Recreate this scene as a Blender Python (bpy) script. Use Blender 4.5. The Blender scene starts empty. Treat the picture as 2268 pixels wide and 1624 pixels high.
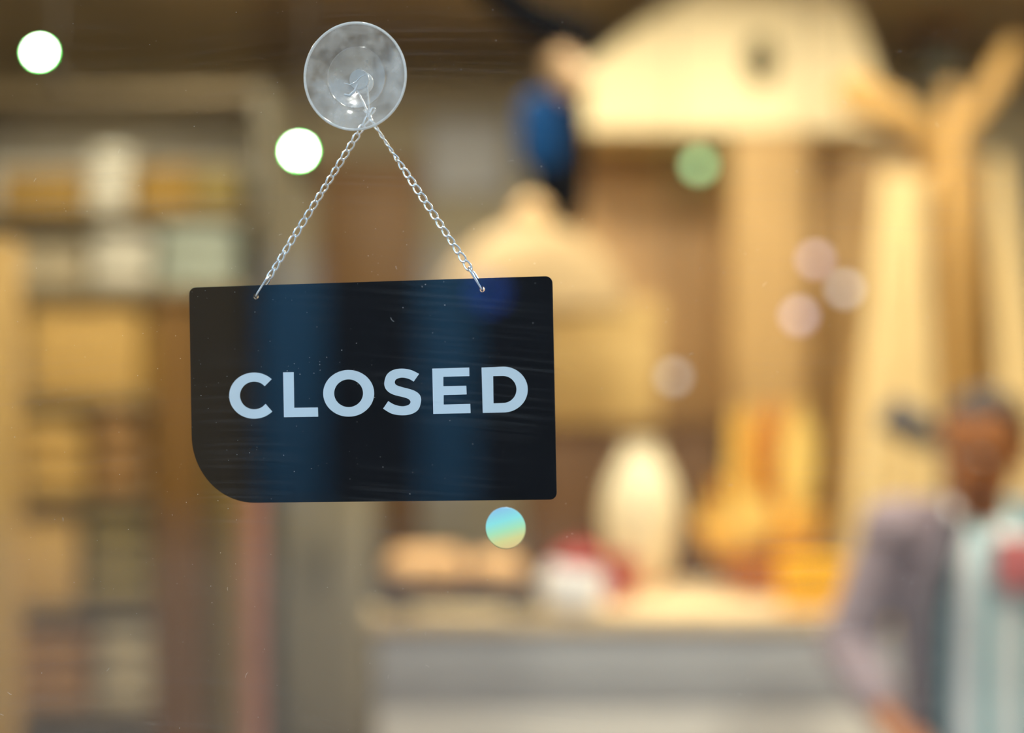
import bpy, bmesh, math, random
from mathutils import Vector, Matrix, noise
random.seed(7)
PI = math.pi
SC = bpy.context.scene
COL = SC.collection

# ------------------------------------------------------------------ camera, sky, exposure
FPX = 3150.0                      # 50 mm lens on a 36 mm sensor, 2268 px wide
CAMZ = 1.5                        # eye height; camera stands outside the shop window, looking along +Y
cam_d = bpy.data.cameras.new('camera'); cam = bpy.data.objects.new('camera', cam_d); COL.objects.link(cam)
cam.location = (0, 0, CAMZ); cam.rotation_euler = (PI/2, 0, 0)
cam_d.lens = 50; cam_d.sensor_width = 36; cam_d.clip_start = 0.02
cam_d.dof.use_dof = True; cam_d.dof.focus_distance = 0.757; cam_d.dof.aperture_fstop = 1.85
SC.camera = cam
w = bpy.data.worlds.new('sky'); SC.world = w; w.use_nodes = True
bg = w.node_tree.nodes['Background']; bg.inputs['Color'].default_value = (0.50, 0.74, 1.0, 1); bg.inputs['Strength'].default_value = 1.5
sun_d = bpy.data.lights.new('sun', 'SUN'); sun = bpy.data.objects.new('sun', sun_d); COL.objects.link(sun)
sun_d.energy = 2.2; sun_d.color = (1.0, .97, .92); sun_d.angle = math.radians(4); sun.rotation_euler = (math.radians(28), 0, math.radians(-20)); sun.location = (0, -4, 9)
vs = SC.view_settings
vs.view_transform = 'Standard'; vs.look = 'None'; vs.exposure = 0.0; vs.gamma = 1.0; vs.use_curve_mapping = False
SC.cycles.sample_clamp_indirect = 8.0
SC.cycles.max_bounces = 6; SC.cycles.diffuse_bounces = 3; SC.cycles.glossy_bounces = 3; SC.cycles.adaptive_threshold = 0.03; SC.cycles.use_light_tree = False; SC.cycles.transparent_max_bounces = 24
SC.cycles.caustics_reflective = False; SC.cycles.caustics_refractive = False

# the window (and the sign behind it) is turned a little against the view
TH = math.radians(8.4)
T = Vector((math.cos(TH), -math.sin(TH), 0)); N = Vector((-math.sin(TH), -math.cos(TH), 0))
S0 = Vector((0, 0.75, 0))         # a point of the sign's front plane (at floor level)
CAM = Vector((0, 0, CAMZ))
def at(u, v, D):                  # a photo pixel at distance D -> a point of the room
    return Vector(((u-1134)/FPX*D, D, CAMZ-(v-812)/FPX*D))
def on_plane(u, v, off=0.0):      # a photo pixel -> (x, z) in a plane parallel to the glass, off metres in front of the sign's face
    d = Vector(((u-1134)/FPX, 1, -(v-812)/FPX))
    s = (N.dot(S0-CAM)+off)/N.dot(d)
    p = CAM+d*s
    return (p-S0).dot(T), p.z

# ------------------------------------------------------------------ materials
MATS = {}
def mat(name, col, rough=0.6, var=0.12, scale=12.0, metal=0.0, bump=0.0, emit=None, estr=0.0, stretch=(1,1,1), spec=0.4, col2=None):
    m = bpy.data.materials.new(name); m.use_nodes = True; MATS[name] = m
    nt = m.node_tree; b = nt.nodes['Principled BSDF']
    b.inputs['Roughness'].default_value = rough; b.inputs['Metallic'].default_value = metal
    b.inputs['Specular IOR Level'].default_value = spec
    tc = nt.nodes.new('ShaderNodeTexCoord'); mp = nt.nodes.new('ShaderNodeMapping'); mp.inputs['Scale'].default_value = stretch
    nz = nt.nodes.new('ShaderNodeTexNoise'); nz.inputs['Scale'].default_value = scale; nz.inputs['Detail'].default_value = 4
    nt.links.new(tc.outputs['Object'], mp.inputs['Vector']); nt.links.new(mp.outputs['Vector'], nz.inputs['Vector'])
    r = nt.nodes.new('ShaderNodeValToRGB'); r.color_ramp.elements[0].position = 0.3; r.color_ramp.elements[1].position = 0.7
    c2 = col2 if col2 else tuple(min(1, c*(1+var)) for c in col)
    c1 = col if col2 else tuple(c*(1-var) for c in col)
    r.color_ramp.elements[0].color = (*c1, 1); r.color_ramp.elements[1].color = (*c2, 1)
    nt.links.new(nz.outputs['Fac'], r.inputs['Fac']); nt.links.new(r.outputs['Color'], b.inputs['Base Color'])
    if bump:
        bp = nt.nodes.new('ShaderNodeBump'); bp.inputs['Strength'].default_value = bump; bp.inputs['Distance'].default_value = 0.002
        nt.links.new(nz.outputs['Fac'], bp.inputs['Height']); nt.links.new(bp.outputs['Normal'], b.inputs['Normal'])
    if emit:
        b.inputs['Emission Color'].default_value = (*emit, 1); b.inputs['Emission Strength'].default_value = estr
    return m
def S(r, g, b):                   # sRGB 0-255 -> linear
    f = lambda c: (c/255/12.92) if c/255 <= 0.04045 else ((c/255+0.055)/1.055)**2.4
    return (f(r), f(g), f(b))
WOODY = (1, 1, 0.12)

# ------------------------------------------------------------------ mesh helpers
def bm_new(): return bmesh.new()
def box(bm, x0, x1, y0, y1, z0, z1, bev=0.0, seg=2):
    r = bmesh.ops.create_cube(bm, size=1, matrix=Matrix.Translation(((x0+x1)/2, (y0+y1)/2, (z0+z1)/2)) @ Matrix.Diagonal((x1-x0, y1-y0, z1-z0, 1)))
    if bev:
        es = list({e for v in r['verts'] for e in v.link_edges})
        bmesh.ops.bevel(bm, geom=es, offset=bev, segments=seg, profile=0.5, affect='EDGES')
    return bm
def lathe(bm, prof, seg=32, M=None):   # prof: list of (r, z) about the Z axis
    M = M or Matrix.Identity(4); rings = []
    for r, z in prof:
        if r < 1e-6: rings.append([bm.verts.new(M @ Vector((0, 0, z)))])
        else: rings.append([bm.verts.new(M @ Vector((r*math.cos(2*PI*i/seg), r*math.sin(2*PI*i/seg), z))) for i in range(seg)])
    for a, b in zip(rings, rings[1:]):
        for i in range(seg):
            j = (i+1) % seg
            if len(a) == 1 and len(b) == 1: continue
            if len(a) == 1: bm.faces.new((a[0], b[i], b[j]))
            elif len(b) == 1: bm.faces.new((a[i], a[j], b[0]))
            else: bm.faces.new((a[i], a[j], b[j], b[i]))
    return bm
def tube(bm, pts, rad, seg=10, closed=False, cap=True):
    pts = [Vector(p) for p in pts]; n = len(pts)
    rs = rad if isinstance(rad, (list, tuple)) else [rad]*n
    rings = []; up = None
    for i, p in enumerate(pts):
        if closed: t = pts[(i+1) % n]-pts[i-1]
        else: t = pts[min(i+1, n-1)]-pts[max(i-1, 0)]
        t.normalize()
        if up is None: up = t.orthogonal().normalized()
        else:
            up = up-t*up.dot(t)
            up = up.normalized() if up.length > 1e-6 else t.orthogonal().normalized()
        s = t.cross(up)
        rings.append([bm.verts.new(p+(up*math.cos(2*PI*k/seg)+s*math.sin(2*PI*k/seg))*rs[i]) for k in range(seg)])
    prs = list(zip(rings, rings[1:]))
    if closed:
        # match the twist of the last ring to the first
        a, b = rings[-1], rings[0]
        off = min(range(seg), key=lambda o: sum((a[k].co-b[(k+o) % seg].co).length for k in range(seg)))
        prs.append((a, [b[(k+off) % seg] for k in range(seg)]))
    for a, b in prs:
        for k in range(seg): bm.faces.new((a[k], a[(k+1) % seg], b[(k+1) % seg], b[k]))
    if not closed and cap:
        bm.faces.new(rings[0][::-1]); bm.faces.new(rings[-1])
    return bm
def ball(bm, c, r, M=None, seg=20):
    if not isinstance(r, (list, tuple)): r = (r, r, r)
    m = Matrix.Translation(c) @ (M or Matrix.Identity(4)) @ Matrix.Diagonal((*r, 1))
    bmesh.ops.create_uvsphere(bm, u_segments=seg, v_segments=max(8, seg//2), radius=1, matrix=m)
    return bm
def limb(bm, a, b, ra, rb, n=6):   # tapered round limb with round ends
    a, b = Vector(a), Vector(b)
    ball(bm, a, ra, seg=16); ball(bm, b, rb, seg=16)
    tube(bm, [a.lerp(b, i/n) for i in range(n+1)], [ra+(rb-ra)*i/n for i in range(n+1)], 16)
def finish(bm, smooth=None):
    bmesh.ops.recalc_face_normals(bm, faces=bm.faces)
    if smooth is not None:
        for f in bm.faces: f.smooth = True
        for e in bm.edges:
            if len(e.link_faces) == 2 and e.calc_face_angle(0) > smooth: e.smooth = False
def obj(name, bm, m, parent=None, smooth=0.7, label=None):
    finish(bm, smooth)
    me = bpy.data.meshes.new(name); bm.to_mesh(me); bm.free()
    o = bpy.data.objects.new(name, me); COL.objects.link(o)
    me.materials.append(MATS[m] if isinstance(m, str) else m)
    if parent: o.parent = parent
    if label: o['label'] = label
    return o
def thing(name, label, cat, loc=(0, 0, 0), rz=0.0, group=None):
    o = bpy.data.objects.new(name, None); COL.objects.link(o); o.empty_display_size = 0.05
    o.location = loc; o.rotation_euler = (0, 0, rz); o['label'] = label; o['category'] = cat
    if group: o['group'] = group
    return o
def tag(o, label, cat, group=None):
    o['label'] = label; o['category'] = cat
    if group: o['group'] = group
    return o
def struct(name, bm, m, label, cat, parent=None, smooth=0.7):
    o = obj(name, bm, m, parent, smooth); o['kind'] = 'structure'; o['label'] = label; o['category'] = cat
    return o
def link_copy(o, parent):
    c = o.copy(); COL.objects.link(c); c.parent = parent; return c

# ------------------------------------------------------------------ room shell
mat('plaster_beige', S(182, 170, 142), 0.85, 0.05, 6)
mat('ceiling_brown', S(132, 114, 84), 0.8, 0.15, 3)
mat('floor_oak', S(120, 98, 72), 0.5, 0.2, 9, stretch=(1, .1, 1))
mat('cream_paint', S(236, 216, 172), 0.7, 0.03, 5)
mat('brown_wood', S(170, 132, 84), 0.45, 0.14, 14, stretch=WOODY)
mat('pavement', S(150, 148, 145), 0.8, 0.15, 20)
mat('dark_metal', S(38, 40, 44), 0.4, 0.1, 10, metal=0.6)
YB = 6.6; HC = 2.9
bm = bm_new(); box(bm, -2.6, 2.7, .2, YB+.1, -.06, 0); struct('floor', bm, 'floor_oak', 'brown wooden floor of the shop', 'floor')
bm = bm_new(); box(bm, -2.6, 2.7, .2, YB+.1, HC, HC+.06); struct('ceiling', bm, 'ceiling_brown', 'dark brown ceiling over the shop interior', 'ceiling')
bm = bm_new(); box(bm, -2.6, 2.7, YB, YB+.1, 0, HC); struct('wall_back', bm, 'plaster_beige', 'blurred grey-beige back wall of the shop', 'wall')
bm = bm_new(); box(bm, -2.6, -2.5, .9, YB, 0, HC); struct('wall_left', bm, 'plaster_beige', 'beige left side wall of the shop', 'wall')
bm = bm_new(); box(bm, 2.6, 2.7, .2, YB, 0, HC); struct('wall_right', bm, 'plaster_beige', 'beige right side wall of the shop', 'wall')
# shopfront wall and window, in the turned frame: local x along T, local y into the shop
RZ = -TH
GL = 0.014                         # glass inner face lies this far in front of the sign
WX0, WX1, WZ0, WZ1 = -1.75, 1.75, .35, 2.75
gin = S0+N*GL
def front(bm, x0, x1, y0, y1, z0, z1): box(bm, x0, x1, y0, y1, z0, z1)
bm = bm_new()
for a in ((-2.62, WX0, 0, HC), (WX1, 2.68, 0, HC), (WX0, WX1, 0, WZ0), (WX0, WX1, WZ1, HC)):
    box(bm, a[0], a[1], -.09, .03, a[2], a[3])
wf = struct('wall_front', bm, 'dark_metal', 'dark shopfront wall framing the window', 'wall'); wf.location = gin; wf.rotation_euler = (0, 0, RZ)
win = bpy.data.objects.new('window_1', None); COL.objects.link(win); win.location = gin; win.rotation_euler = (0, 0, RZ)
win['kind'] = 'structure'; win['label'] = 'large dusty shop window pane in front of the closed sign'; win['category'] = 'window'
# clear pane: mirror-like film by angle over a transparent body, with wiped streaks of dust
m = bpy.data.materials.new('window_glass'); MATS['window_glass'] = m; m.use_nodes = True; nt = m.node_tree; nt.nodes.clear()
L = nt.links.new
out = nt.nodes.new('ShaderNodeOutputMaterial')
lw = nt.nodes.new('ShaderNodeLayerWeight'); lw.inputs['Blend'].default_value = 0.5
pw = nt.nodes.new('ShaderNodeMath'); pw.operation = 'POWER'; pw.inputs[1].default_value = 5; L(lw.outputs['Facing'], pw.inputs[0])
ma = nt.nodes.new('ShaderNodeMath'); ma.operation = 'MULTIPLY_ADD'; ma.inputs[1].default_value = 0.91; ma.inputs[2].default_value = 0.085; L(pw.outputs[0], ma.inputs[0])
tr = nt.nodes.new('ShaderNodeBsdfTransparent'); tr.inputs['Color'].default_value = (0.985, 0.99, 0.985, 1)
gl = nt.nodes.new('ShaderNodeBsdfGlossy'); gl.inputs['Roughness'].default_value = 0.0; gl.inputs['Color'].default_value = (1, 1, 1, 1)
tc = nt.nodes.new('ShaderNodeTexCoord')
dist = nt.nodes.new('ShaderNodeTexNoise'); dist.inputs['Scale'].default_value = 2.2; dist.inputs['Detail'].default_value = 1
mp = nt.nodes.new('ShaderNodeMapping'); mp.inputs['Rotation'].default_value = (0, 0.25, 0); mp.inputs['Scale'].default_value = (6, 1, 420)
mixv = nt.nodes.new('ShaderNodeVectorMath'); mixv.operation = 'MULTIPLY_ADD'; mixv.inputs[1].default_value = (.1, .1, .1)
L(tc.outputs['Object'], dist.inputs['Vector']); L(dist.outputs['Color'], mixv.inputs[0]); L(tc.outputs['Object'], mixv.inputs[2])
L(mixv.outputs[0], mp.inputs['Vector'])
st = nt.nodes.new('ShaderNodeTexNoise'); st.inputs['Scale'].default_value = 1; st.inputs['Detail'].default_value = 3; L(mp.outputs[0], st.inputs['Vector'])
pat = nt.nodes.new('ShaderNodeTexNoise'); pat.inputs['Scale'].default_value = 9; L(tc.outputs['Object'], pat.inputs['Vector'])
r1 = nt.nodes.new('ShaderNodeMapRange'); r1.inputs[1].default_value = .48; r1.inputs[2].default_value = .72; L(st.outputs['Fac'], r1.inputs[0])
r2 = nt.nodes.new('ShaderNodeMapRange'); r2.inputs[1].default_value = .42; r2.inputs[2].default_value = .68; L(pat.outputs['Fac'], r2.inputs[0])
mu = nt.nodes.new('ShaderNodeMath'); mu.operation = 'MULTIPLY'; L(r1.outputs[0], mu.inputs[0]); L(r2.outputs[0], mu.inputs[1])
m2 = nt.nodes.new('ShaderNodeMath'); m2.operation = 'MULTIPLY_ADD'; m2.inputs[1].default_value = 0.034; m2.inputs[2].default_value = 0.0012; L(mu.outputs[0], m2.inputs[0])
df = nt.nodes.new('ShaderNodeBsdfDiffuse'); df.inputs['Color'].default_value = (.8, .8, .8, 1)
x1 = nt.nodes.new('ShaderNodeMixShader'); L(m2.outputs[0], x1.inputs[0]); L(tr.outputs[0], x1.inputs[1]); L(df.outputs[0], x1.inputs[2])
x2 = nt.nodes.new('ShaderNodeMixShader'); L(ma.outputs[0], x2.inputs[0]); L(x1.outputs[0], x2.inputs[1]); L(gl.outputs[0], x2.inputs[2])
L(x2.outputs[0], out.inputs['Surface'])
bm = bm_new(); box(bm, WX0, WX1, -.006, 0, WZ0, WZ1); pn = obj('pane', bm, 'window_glass', win)
m = bpy.data.materials.new('glass_body'); m.use_nodes = True; nt = m.node_tree; nt.nodes.clear()
out = nt.nodes.new('ShaderNodeOutputMaterial'); tr = nt.nodes.new('ShaderNodeBsdfTransparent'); tr.inputs['Color'].default_value = (.98, .99, .985, 1); nt.links.new(tr.outputs[0], out.inputs['Surface'])
pn.data.materials.append(m)
for f in pn.data.polygons:         # the street side carries the mirror film and the dust, the rest is clear body
    f.material_index = 0 if f.normal.y < -.5 else 1
bm = bm_new(); fw = .06
for a in ((WX0, WX0+fw, WZ0, WZ1), (WX1-fw, WX1, WZ0, WZ1), (WX0, WX1, WZ0, WZ0+fw), (WX0, WX1, WZ1-fw, WZ1)):
    box(bm, a[0], a[1], -.04, .02, a[2], a[3])
obj('window_frame', bm, 'dark_metal', win)
# specks and lint on the outside of the pane
mat('dust', (.75, .73, .68), 0.9, 0.1)
bm = bm_new()
def speck(x, z, r, yy=-.0062):
    vs_ = [bm.verts.new((x+r*random.uniform(.5, 1.2)*math.cos(k*PI/3), yy, z+r*random.uniform(.5, 1.2)*math.sin(k*PI/3))) for k in range(6)]
    top = bm.verts.new((x, yy-r*.4, z))
    for k in range(6): bm.faces.new((vs_[k], vs_[(k+1) % 6], top))
for k in range(900):
    u = random.uniform(-20, 2290); v = random.uniform(-20, 1644)
    if random.random() < .3: u = random.gauss(520, 330); v = random.gauss(900, 380)
    x, z = on_plane(u, v, GL+.006)
    speck(x, z, random.choice((.00008, .0001, .00012, .00015, .00021)))
for k in range(26):                # short lint fibres
    x, z = on_plane(random.uniform(0, 2268), random.uniform(200, 1600), GL+.006)
    a = random.uniform(0, 2*PI); l = random.uniform(.0012, .0032); c = random.uniform(-.5, .5)
    pts = [(x+l*(q-.5)*math.cos(a)-c*l*(q-.5)**2*math.sin(a), -.0063, z+l*(q-.5)*math.sin(a)+c*l*(q-.5)**2*math.cos(a)) for q in (0, .25, .5, .75, 1)]
    tube(bm, pts, .00006, 4)
o = obj('dust', bm, 'dust', win); o['kind'] = 'stuff'; o['label'] = 'fine dust specks and lint on the glass'

# ------------------------------------------------------------------ street behind the camera (it mirrors in the pane)
bm = bm_new(); box(bm, -16, 16, -12.5, .18, -.12, -.02); struct('floor_pavement', bm, 'pavement', 'grey street pavement outside the shop window', 'pavement')
mat('facade_dark', S(40, 36, 38), 0.8, 0.2, 2)
mat('facade_tan', S(176, 128, 72), 0.85, 0.15, 2)
mat('panel_blue', S(92, 168, 205), 0.5, 0.1, 1.5)
def building(name, label, x0, x1, h, m, panels, y=-12.0):
    t = thing(name, label, 'building', ((x0+x1)/2, y-1.5, -.02)); c = (x0+x1)/2
    b = bm_new(); box(b, x0-c, x1-c, -1.5, 1.5, 0, h); obj('facade', b, m, t)
    for a, b_, z0, z1 in panels:
        p = bm_new(); box(p, a-c, b_-c, 1.5, 1.56, z0, z1, .01); obj('panel', p, 'panel_blue', t)
building('street_building', 'dark building with blue panels across the street', -6.68, 1.2, 6.4, 'facade_dark',
         [(-6.55, -5.85, .05, 2.7), (-4.8, -4.2, .05, 2.7)])
mat('blue_lit', (.1, .2, .8), .4, emit=(.06, .22, 1.0), estr=2.6)
bs = thing('street_sign', 'round blue lit shop sign across the street', 'sign', (-4.05, -11.93, 2.24))
bm = bm_new(); lathe(bm, [(0, .06), (.12, .06), (.13, .05), (.13, 0), (0, 0)], 32, Matrix.Rotation(-PI/2, 4, 'X')); obj('sign_face', bm, 'blue_lit', bs)
bm = bm_new(); lathe(bm, [(.13, .05), (.15, .05), (.15, 0), (.13, 0), (.13, .05)], 32, Matrix.Rotation(-PI/2, 4, 'X')); obj('sign_rim', bm, 'dark_metal', bs)
building('street_building', 'tan building at the left across the street', -13, -6.72, 6.0, 'facade_tan', [(-11.5, -10.6, .5, 4.5)])
building('street_building', 'tan building at the right across the street', 1.25, 13, 5.0, 'facade_tan', [(6, 7, .5, 4)])

# ------------------------------------------------------------------ the sign
mat('sign_black', S(14, 14, 17), 0.38, 0.15, 30, spec=0.15)
mat('sign_white', S(212, 226, 236), 0.5, 0.02, 60)
mat('steel', (.95, .95, .96), 0.18, 0.03, 40, metal=1.0)
Z3 = 860/2268.0
def z3(x, y): return (400+x*Z3, 580+y*Z3)       # coordinates read in an enlarged crop -> photo pixels
sx, sz = on_plane(826, 1110)
SB = Vector((S0.x, S0.y, 0))+T*sx; SB.z = sz
sign = thing('hanging_sign', 'black rectangular CLOSED sign with one large rounded corner hanging on chains', 'sign', SB, RZ)
def sp(u, v, off=0.0):
    x, z = on_plane(u, v, off); return Vector((x-sx, 0, z-sz))
def arc(cx, cy, rx, ry, a0, a1, n):
    return [(cx+rx*math.cos(math.radians(a0+(a1-a0)*i/n)), cy+ry*math.sin(math.radians(a0+(a1-a0)*i/n))) for i in range(n+1)]
ol = arc(90, 188, 40, 39, 180, 270, 8)+arc(2131, 124, 40, 40, 270, 360, 8)+arc(2158, 1350, 38, 40, 0, 90, 8)+arc(432, 1010, 368, 398, 90, 180, 40)
def plate(bm, loops, thick, off=0.0):
    # loops: outline and holes as lists of local points; a flat plate with real thickness
    fe = []
    for lp in loops:
        vv = [bm.verts.new(p) for p in lp]
        fe += [bm.edges.new((vv[i], vv[(i+1) % len(vv)])) for i in range(len(vv))]
    r = bmesh.ops.triangle_fill(bm, use_beauty=True, use_dissolve=False, edges=fe, normal=(0, -1, 0))
    fs = [g for g in r['geom'] if isinstance(g, bmesh.types.BMFace)]
    ex = bmesh.ops.extrude_face_region(bm, geom=fs)
    for g in ex['geom']:
        if isinstance(g, bmesh.types.BMVert): g.co.y += thick
    for v in bm.verts: v.co.y += off
holes = [(567.5, 657.0), (1068.0, 641.0)]
hl = [[sp(u+6.2*math.cos(2*PI*k/20), v+6.2*math.sin(2*PI*k/20)) for k in range(20)] for u, v in holes]
bm = bm_new(); plate(bm, [[sp(*z3(*p)) for p in ol]]+hl, .0016); obj('board', bm, 'sign_black', sign, 0.5)
for u, v in holes:                 # thin eyelet round each hole
    c = sp(u, v); b = bm_new()
    tube(b, [c+Vector((.00165*math.cos(2*PI*k/24), -.0001, .00165*math.sin(2*PI*k/24))) for k in range(24)], .00018, 8, closed=True)
    obj('eyelet', b, 'sign_black', sign, 1.0)
def ring_band(outer, inner):
    return outer, inner
def crom(pts, n=5):                # smooth open curve through points
    o = []; P = [pts[0]]+pts+[pts[-1]]
    for i in range(1, len(P)-2):
        for k in range(n):
            t = k/n; a, b, c, d = P[i-1], P[i], P[i+1], P[i+2]
            o.append(tuple(0.5*(2*b[j]+(c[j]-a[j])*t+(2*a[j]-5*b[j]+4*c[j]-d[j])*t*t+(3*b[j]-a[j]-3*c[j]+d[j])*t**3) for j in (0, 1)))
    return o+[pts[-1]]
letters = {
 'C': [arc(430, 782, 146, 135, -45.5, -316.5, 48)+arc(430, 781, 83, 81, -323, -42, 40)],
 'L': [[(599, 646), (661, 645), (664, 853), (802, 851), (804, 905), (604, 908)]],
 'O': [arc(982, 768.5, 149, 136.5, 0, 352.5, 47), arc(981.5, 768, 84.5, 81, 0, 352.5, 47)],
 'S': [crom([(1393, 655), (1348, 633), (1297, 624), (1245, 631), (1206, 658), (1190, 705), (1196, 738), (1218, 763), (1252, 779), (1297, 790), (1330, 801), (1343, 817), (1336, 833), (1318, 841), (1290, 844), (1250, 835), (1213, 814)])
       + crom([(1183, 858), (1235, 888), (1297, 897), (1350, 889), (1389, 863), (1405, 814), (1399, 781), (1375, 758), (1340, 744), (1297, 733), (1262, 721), (1251, 705), (1258, 688), (1278, 679), (1302, 677), (1335, 685), (1362, 700)])],
 'E': [[(1470, 624), (1686, 618), (1687, 668), (1535, 672), (1535, 727), (1669, 724), (1671, 775), (1537, 779), (1537, 834), (1692, 830), (1694, 884), (1476, 889)]],
 'D': [[(1758, 618)]+arc(1885, 746.5, 143, 134, -90, 90, 36)+[(1765, 883)], [(1826, 668)]+arc(1883, 746, 79, 79, -90, 90, 30)+[(1828, 827)]],
}
for ch, loops in letters.items():
    bm = bm_new(); plate(bm, [[sp(*z3(*p)) for p in lp] for lp in loops], .00012, -.00013)
    obj('letter', bm, 'sign_white', sign, 0.5, label='white printed letter '+ch)

# ------------------------------------------------------------------ chains
def curb_link(half, wid, wire, twist):
    b = bm_new(); pts = []
    n = 28
    for k in range(n):
        t = 2*PI*k/n
        cs, sn = math.cos(t), math.sin(t)
        x = wid*math.copysign(abs(cs)**.75, cs); y = half*math.copysign(abs(sn)**.9, sn)
        a = twist*y/half
        pts.append((x*math.cos(a), y, x*math.sin(a)))
    tube(b, pts, wire, 8, closed=True)
    finish(b, 1.2); me = bpy.data.meshes.new('link'); b.to_mesh(me); b.free(); me.materials.append(MATS['steel']); return me
LINK = curb_link(.00305, .00162, .00058, .62)
def chain(p0, p1, hole, label, spin0, spin1, wob):
    x0, z0 = on_plane(*p0, 0.0); x1, z1 = on_plane(*p1, 0.001)
    base = S0+T*x1; base.z = z1
    t = thing('hanging_chain', label, 'chain', base, RZ, 'twin chains holding the sign')
    A = Vector((x0-x1, .003, z0-z1)); B = Vector((0, -.0008, 0))
    d = (B-A); n = max(2, round(d.length/.00540)); pitch = d.length/n
    for k in range(n+1):
        q = k/n
        c = A.lerp(B, q); ax = d.normalized()
        rot = ax.to_track_quat('Y', 'Z').to_matrix().to_4x4() @ Matrix.Rotation(spin0+(spin1-spin0)*q+wob*math.sin(q*9), 4, 'Y')
        o = bpy.data.objects.new('link', LINK); COL.objects.link(o); o.parent = t
        o.matrix_local = Matrix.Translation(c) @ rot
    # long wire clip from the last link through the hole of the sign
    hx, hz = on_plane(*hole); H = Vector((hx-x1, 0, hz-z1)); W = B+d.normalized()*.0018
    b = bm_new(); e = (H-W)
    f = [W+Vector((0, .0016, 0)), W+Vector((0, .0002, .0004)), W+Vector((0, -.0014, -.0002)), W+e*.2+Vector((0, -.0022, 0)), W+e*.85+Vector((0, -.0016, 0)), H+Vector((0, -.0009, -.0002)), H+Vector((0, .0008, -.0006)), H+Vector((0, .0030, .0004)),
         W+e*.75+Vector((.0005, .0036, 0)), W+e*.2+Vector((.0007, .0030, 0))]
    tube(b, f, .00066, 8, closed=True); obj('clip', b, 'steel', t, 1.2)
    return t
chain((819, 248), (601, 606), holes[0], 'silver curb chain running down to the left hole of the sign', .2, 1.9, .35)
chain((811, 252), (1035, 588), holes[1], 'silver curb chain running down to the right hole of the sign', -.4, -1.8, .5)

# ------------------------------------------------------------------ suction cup
m = bpy.data.materials.new('clear_vinyl'); MATS['clear_vinyl'] = m; m.use_nodes = True; nt = m.node_tree; nt.nodes.clear(); L = nt.links.new
out = nt.nodes.new('ShaderNodeOutputMaterial')
lw = nt.nodes.new('ShaderNodeLayerWeight'); lw.inputs['Blend'].default_value = 0.5
pw = nt.nodes.new('ShaderNodeMath'); pw.operation = 'POWER'; pw.inputs[1].default_value = 3; L(lw.outputs['Facing'], pw.inputs[0])
ma = nt.nodes.new('ShaderNodeMath'); ma.operation = 'MULTIPLY_ADD'; ma.inputs[1].default_value = 0.85; ma.inputs[2].default_value = 0.05; L(pw.outputs[0], ma.inputs[0])
tr = nt.nodes.new('ShaderNodeBsdfTransparent'); tr.inputs['Color'].default_value = (.97, .98, .99, 1)
gl = nt.nodes.new('ShaderNodeBsdfGlossy'); gl.inputs['Roughness'].default_value = 0.12
tc = nt.nodes.new('ShaderNodeTexCoord'); nz = nt.nodes.new('ShaderNodeTexNoise'); nz.inputs['Scale'].default_value = 75; nz.inputs['Detail'].default_value = 6; nz.inputs['Roughness'].default_value = .65
L(tc.outputs['Object'], nz.inputs['Vector'])
mr = nt.nodes.new('ShaderNodeMapRange'); mr.inputs[1].default_value = .35; mr.inputs[2].default_value = .7; mr.inputs[3].default_value = .06; mr.inputs[4].default_value = .34; L(nz.outputs['Fac'], mr.inputs[0])
df = nt.nodes.new('ShaderNodeBsdfDiffuse'); df.inputs['Color'].default_value = (.92, .96, 1, 1)
tl = nt.nodes.new('ShaderNodeBsdfTranslucent'); tl.inputs['Color'].default_value = (.82, .86, .9, 1)
x0 = nt.nodes.new('ShaderNodeMixShader'); x0.inputs[0].default_value = .4; L(df.outputs[0], x0.inputs[1]); L(tl.outputs[0], x0.inputs[2])
x1 = nt.nodes.new('ShaderNodeMixShader'); L(mr.outputs[0], x1.inputs[0]); L(tr.outputs[0], x1.inputs[1]); L(x0.outputs[0], x1.inputs[2])
x2 = nt.nodes.new('ShaderNodeMixShader'); L(ma.outputs[0], x2.inputs[0]); L(x1.outputs[0], x2.inputs[1]); L(gl.outputs[0], x2.inputs[2])
L(x2.outputs[0], out.inputs['Surface'])
m2_ = m.copy(); m2_.name = 'rim_vinyl'; MATS['rim_vinyl'] = m2_      # thicker, milkier plastic
for n_ in m2_.node_tree.nodes:
    if n_.type == 'MAP_RANGE': n_.inputs[3].default_value = .55; n_.inputs[4].default_value = .9
m3_ = m.copy(); m3_.name = 'dome_vinyl'; MATS['dome_vinyl'] = m3_
for n_ in m3_.node_tree.nodes:
    if n_.type == 'MAP_RANGE': n_.inputs[3].default_value = .08; n_.inputs[4].default_value = .34
    if n_.type == 'BSDF_GLOSSY': n_.inputs['Roughness'].default_value = .25
    if n_.type == 'MATH' and n_.operation == 'MULTIPLY_ADD': n_.inputs[2].default_value = .10
cx, cz = on_plane(785, 168, GL); R = .0286
CP = S0+N*(GL-.0002)+T*cx; CP.z = cz
cup = thing('suction_cup', 'round clear plastic suction cup stuck on the window above the sign', 'suction cup', CP, RZ)
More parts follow.
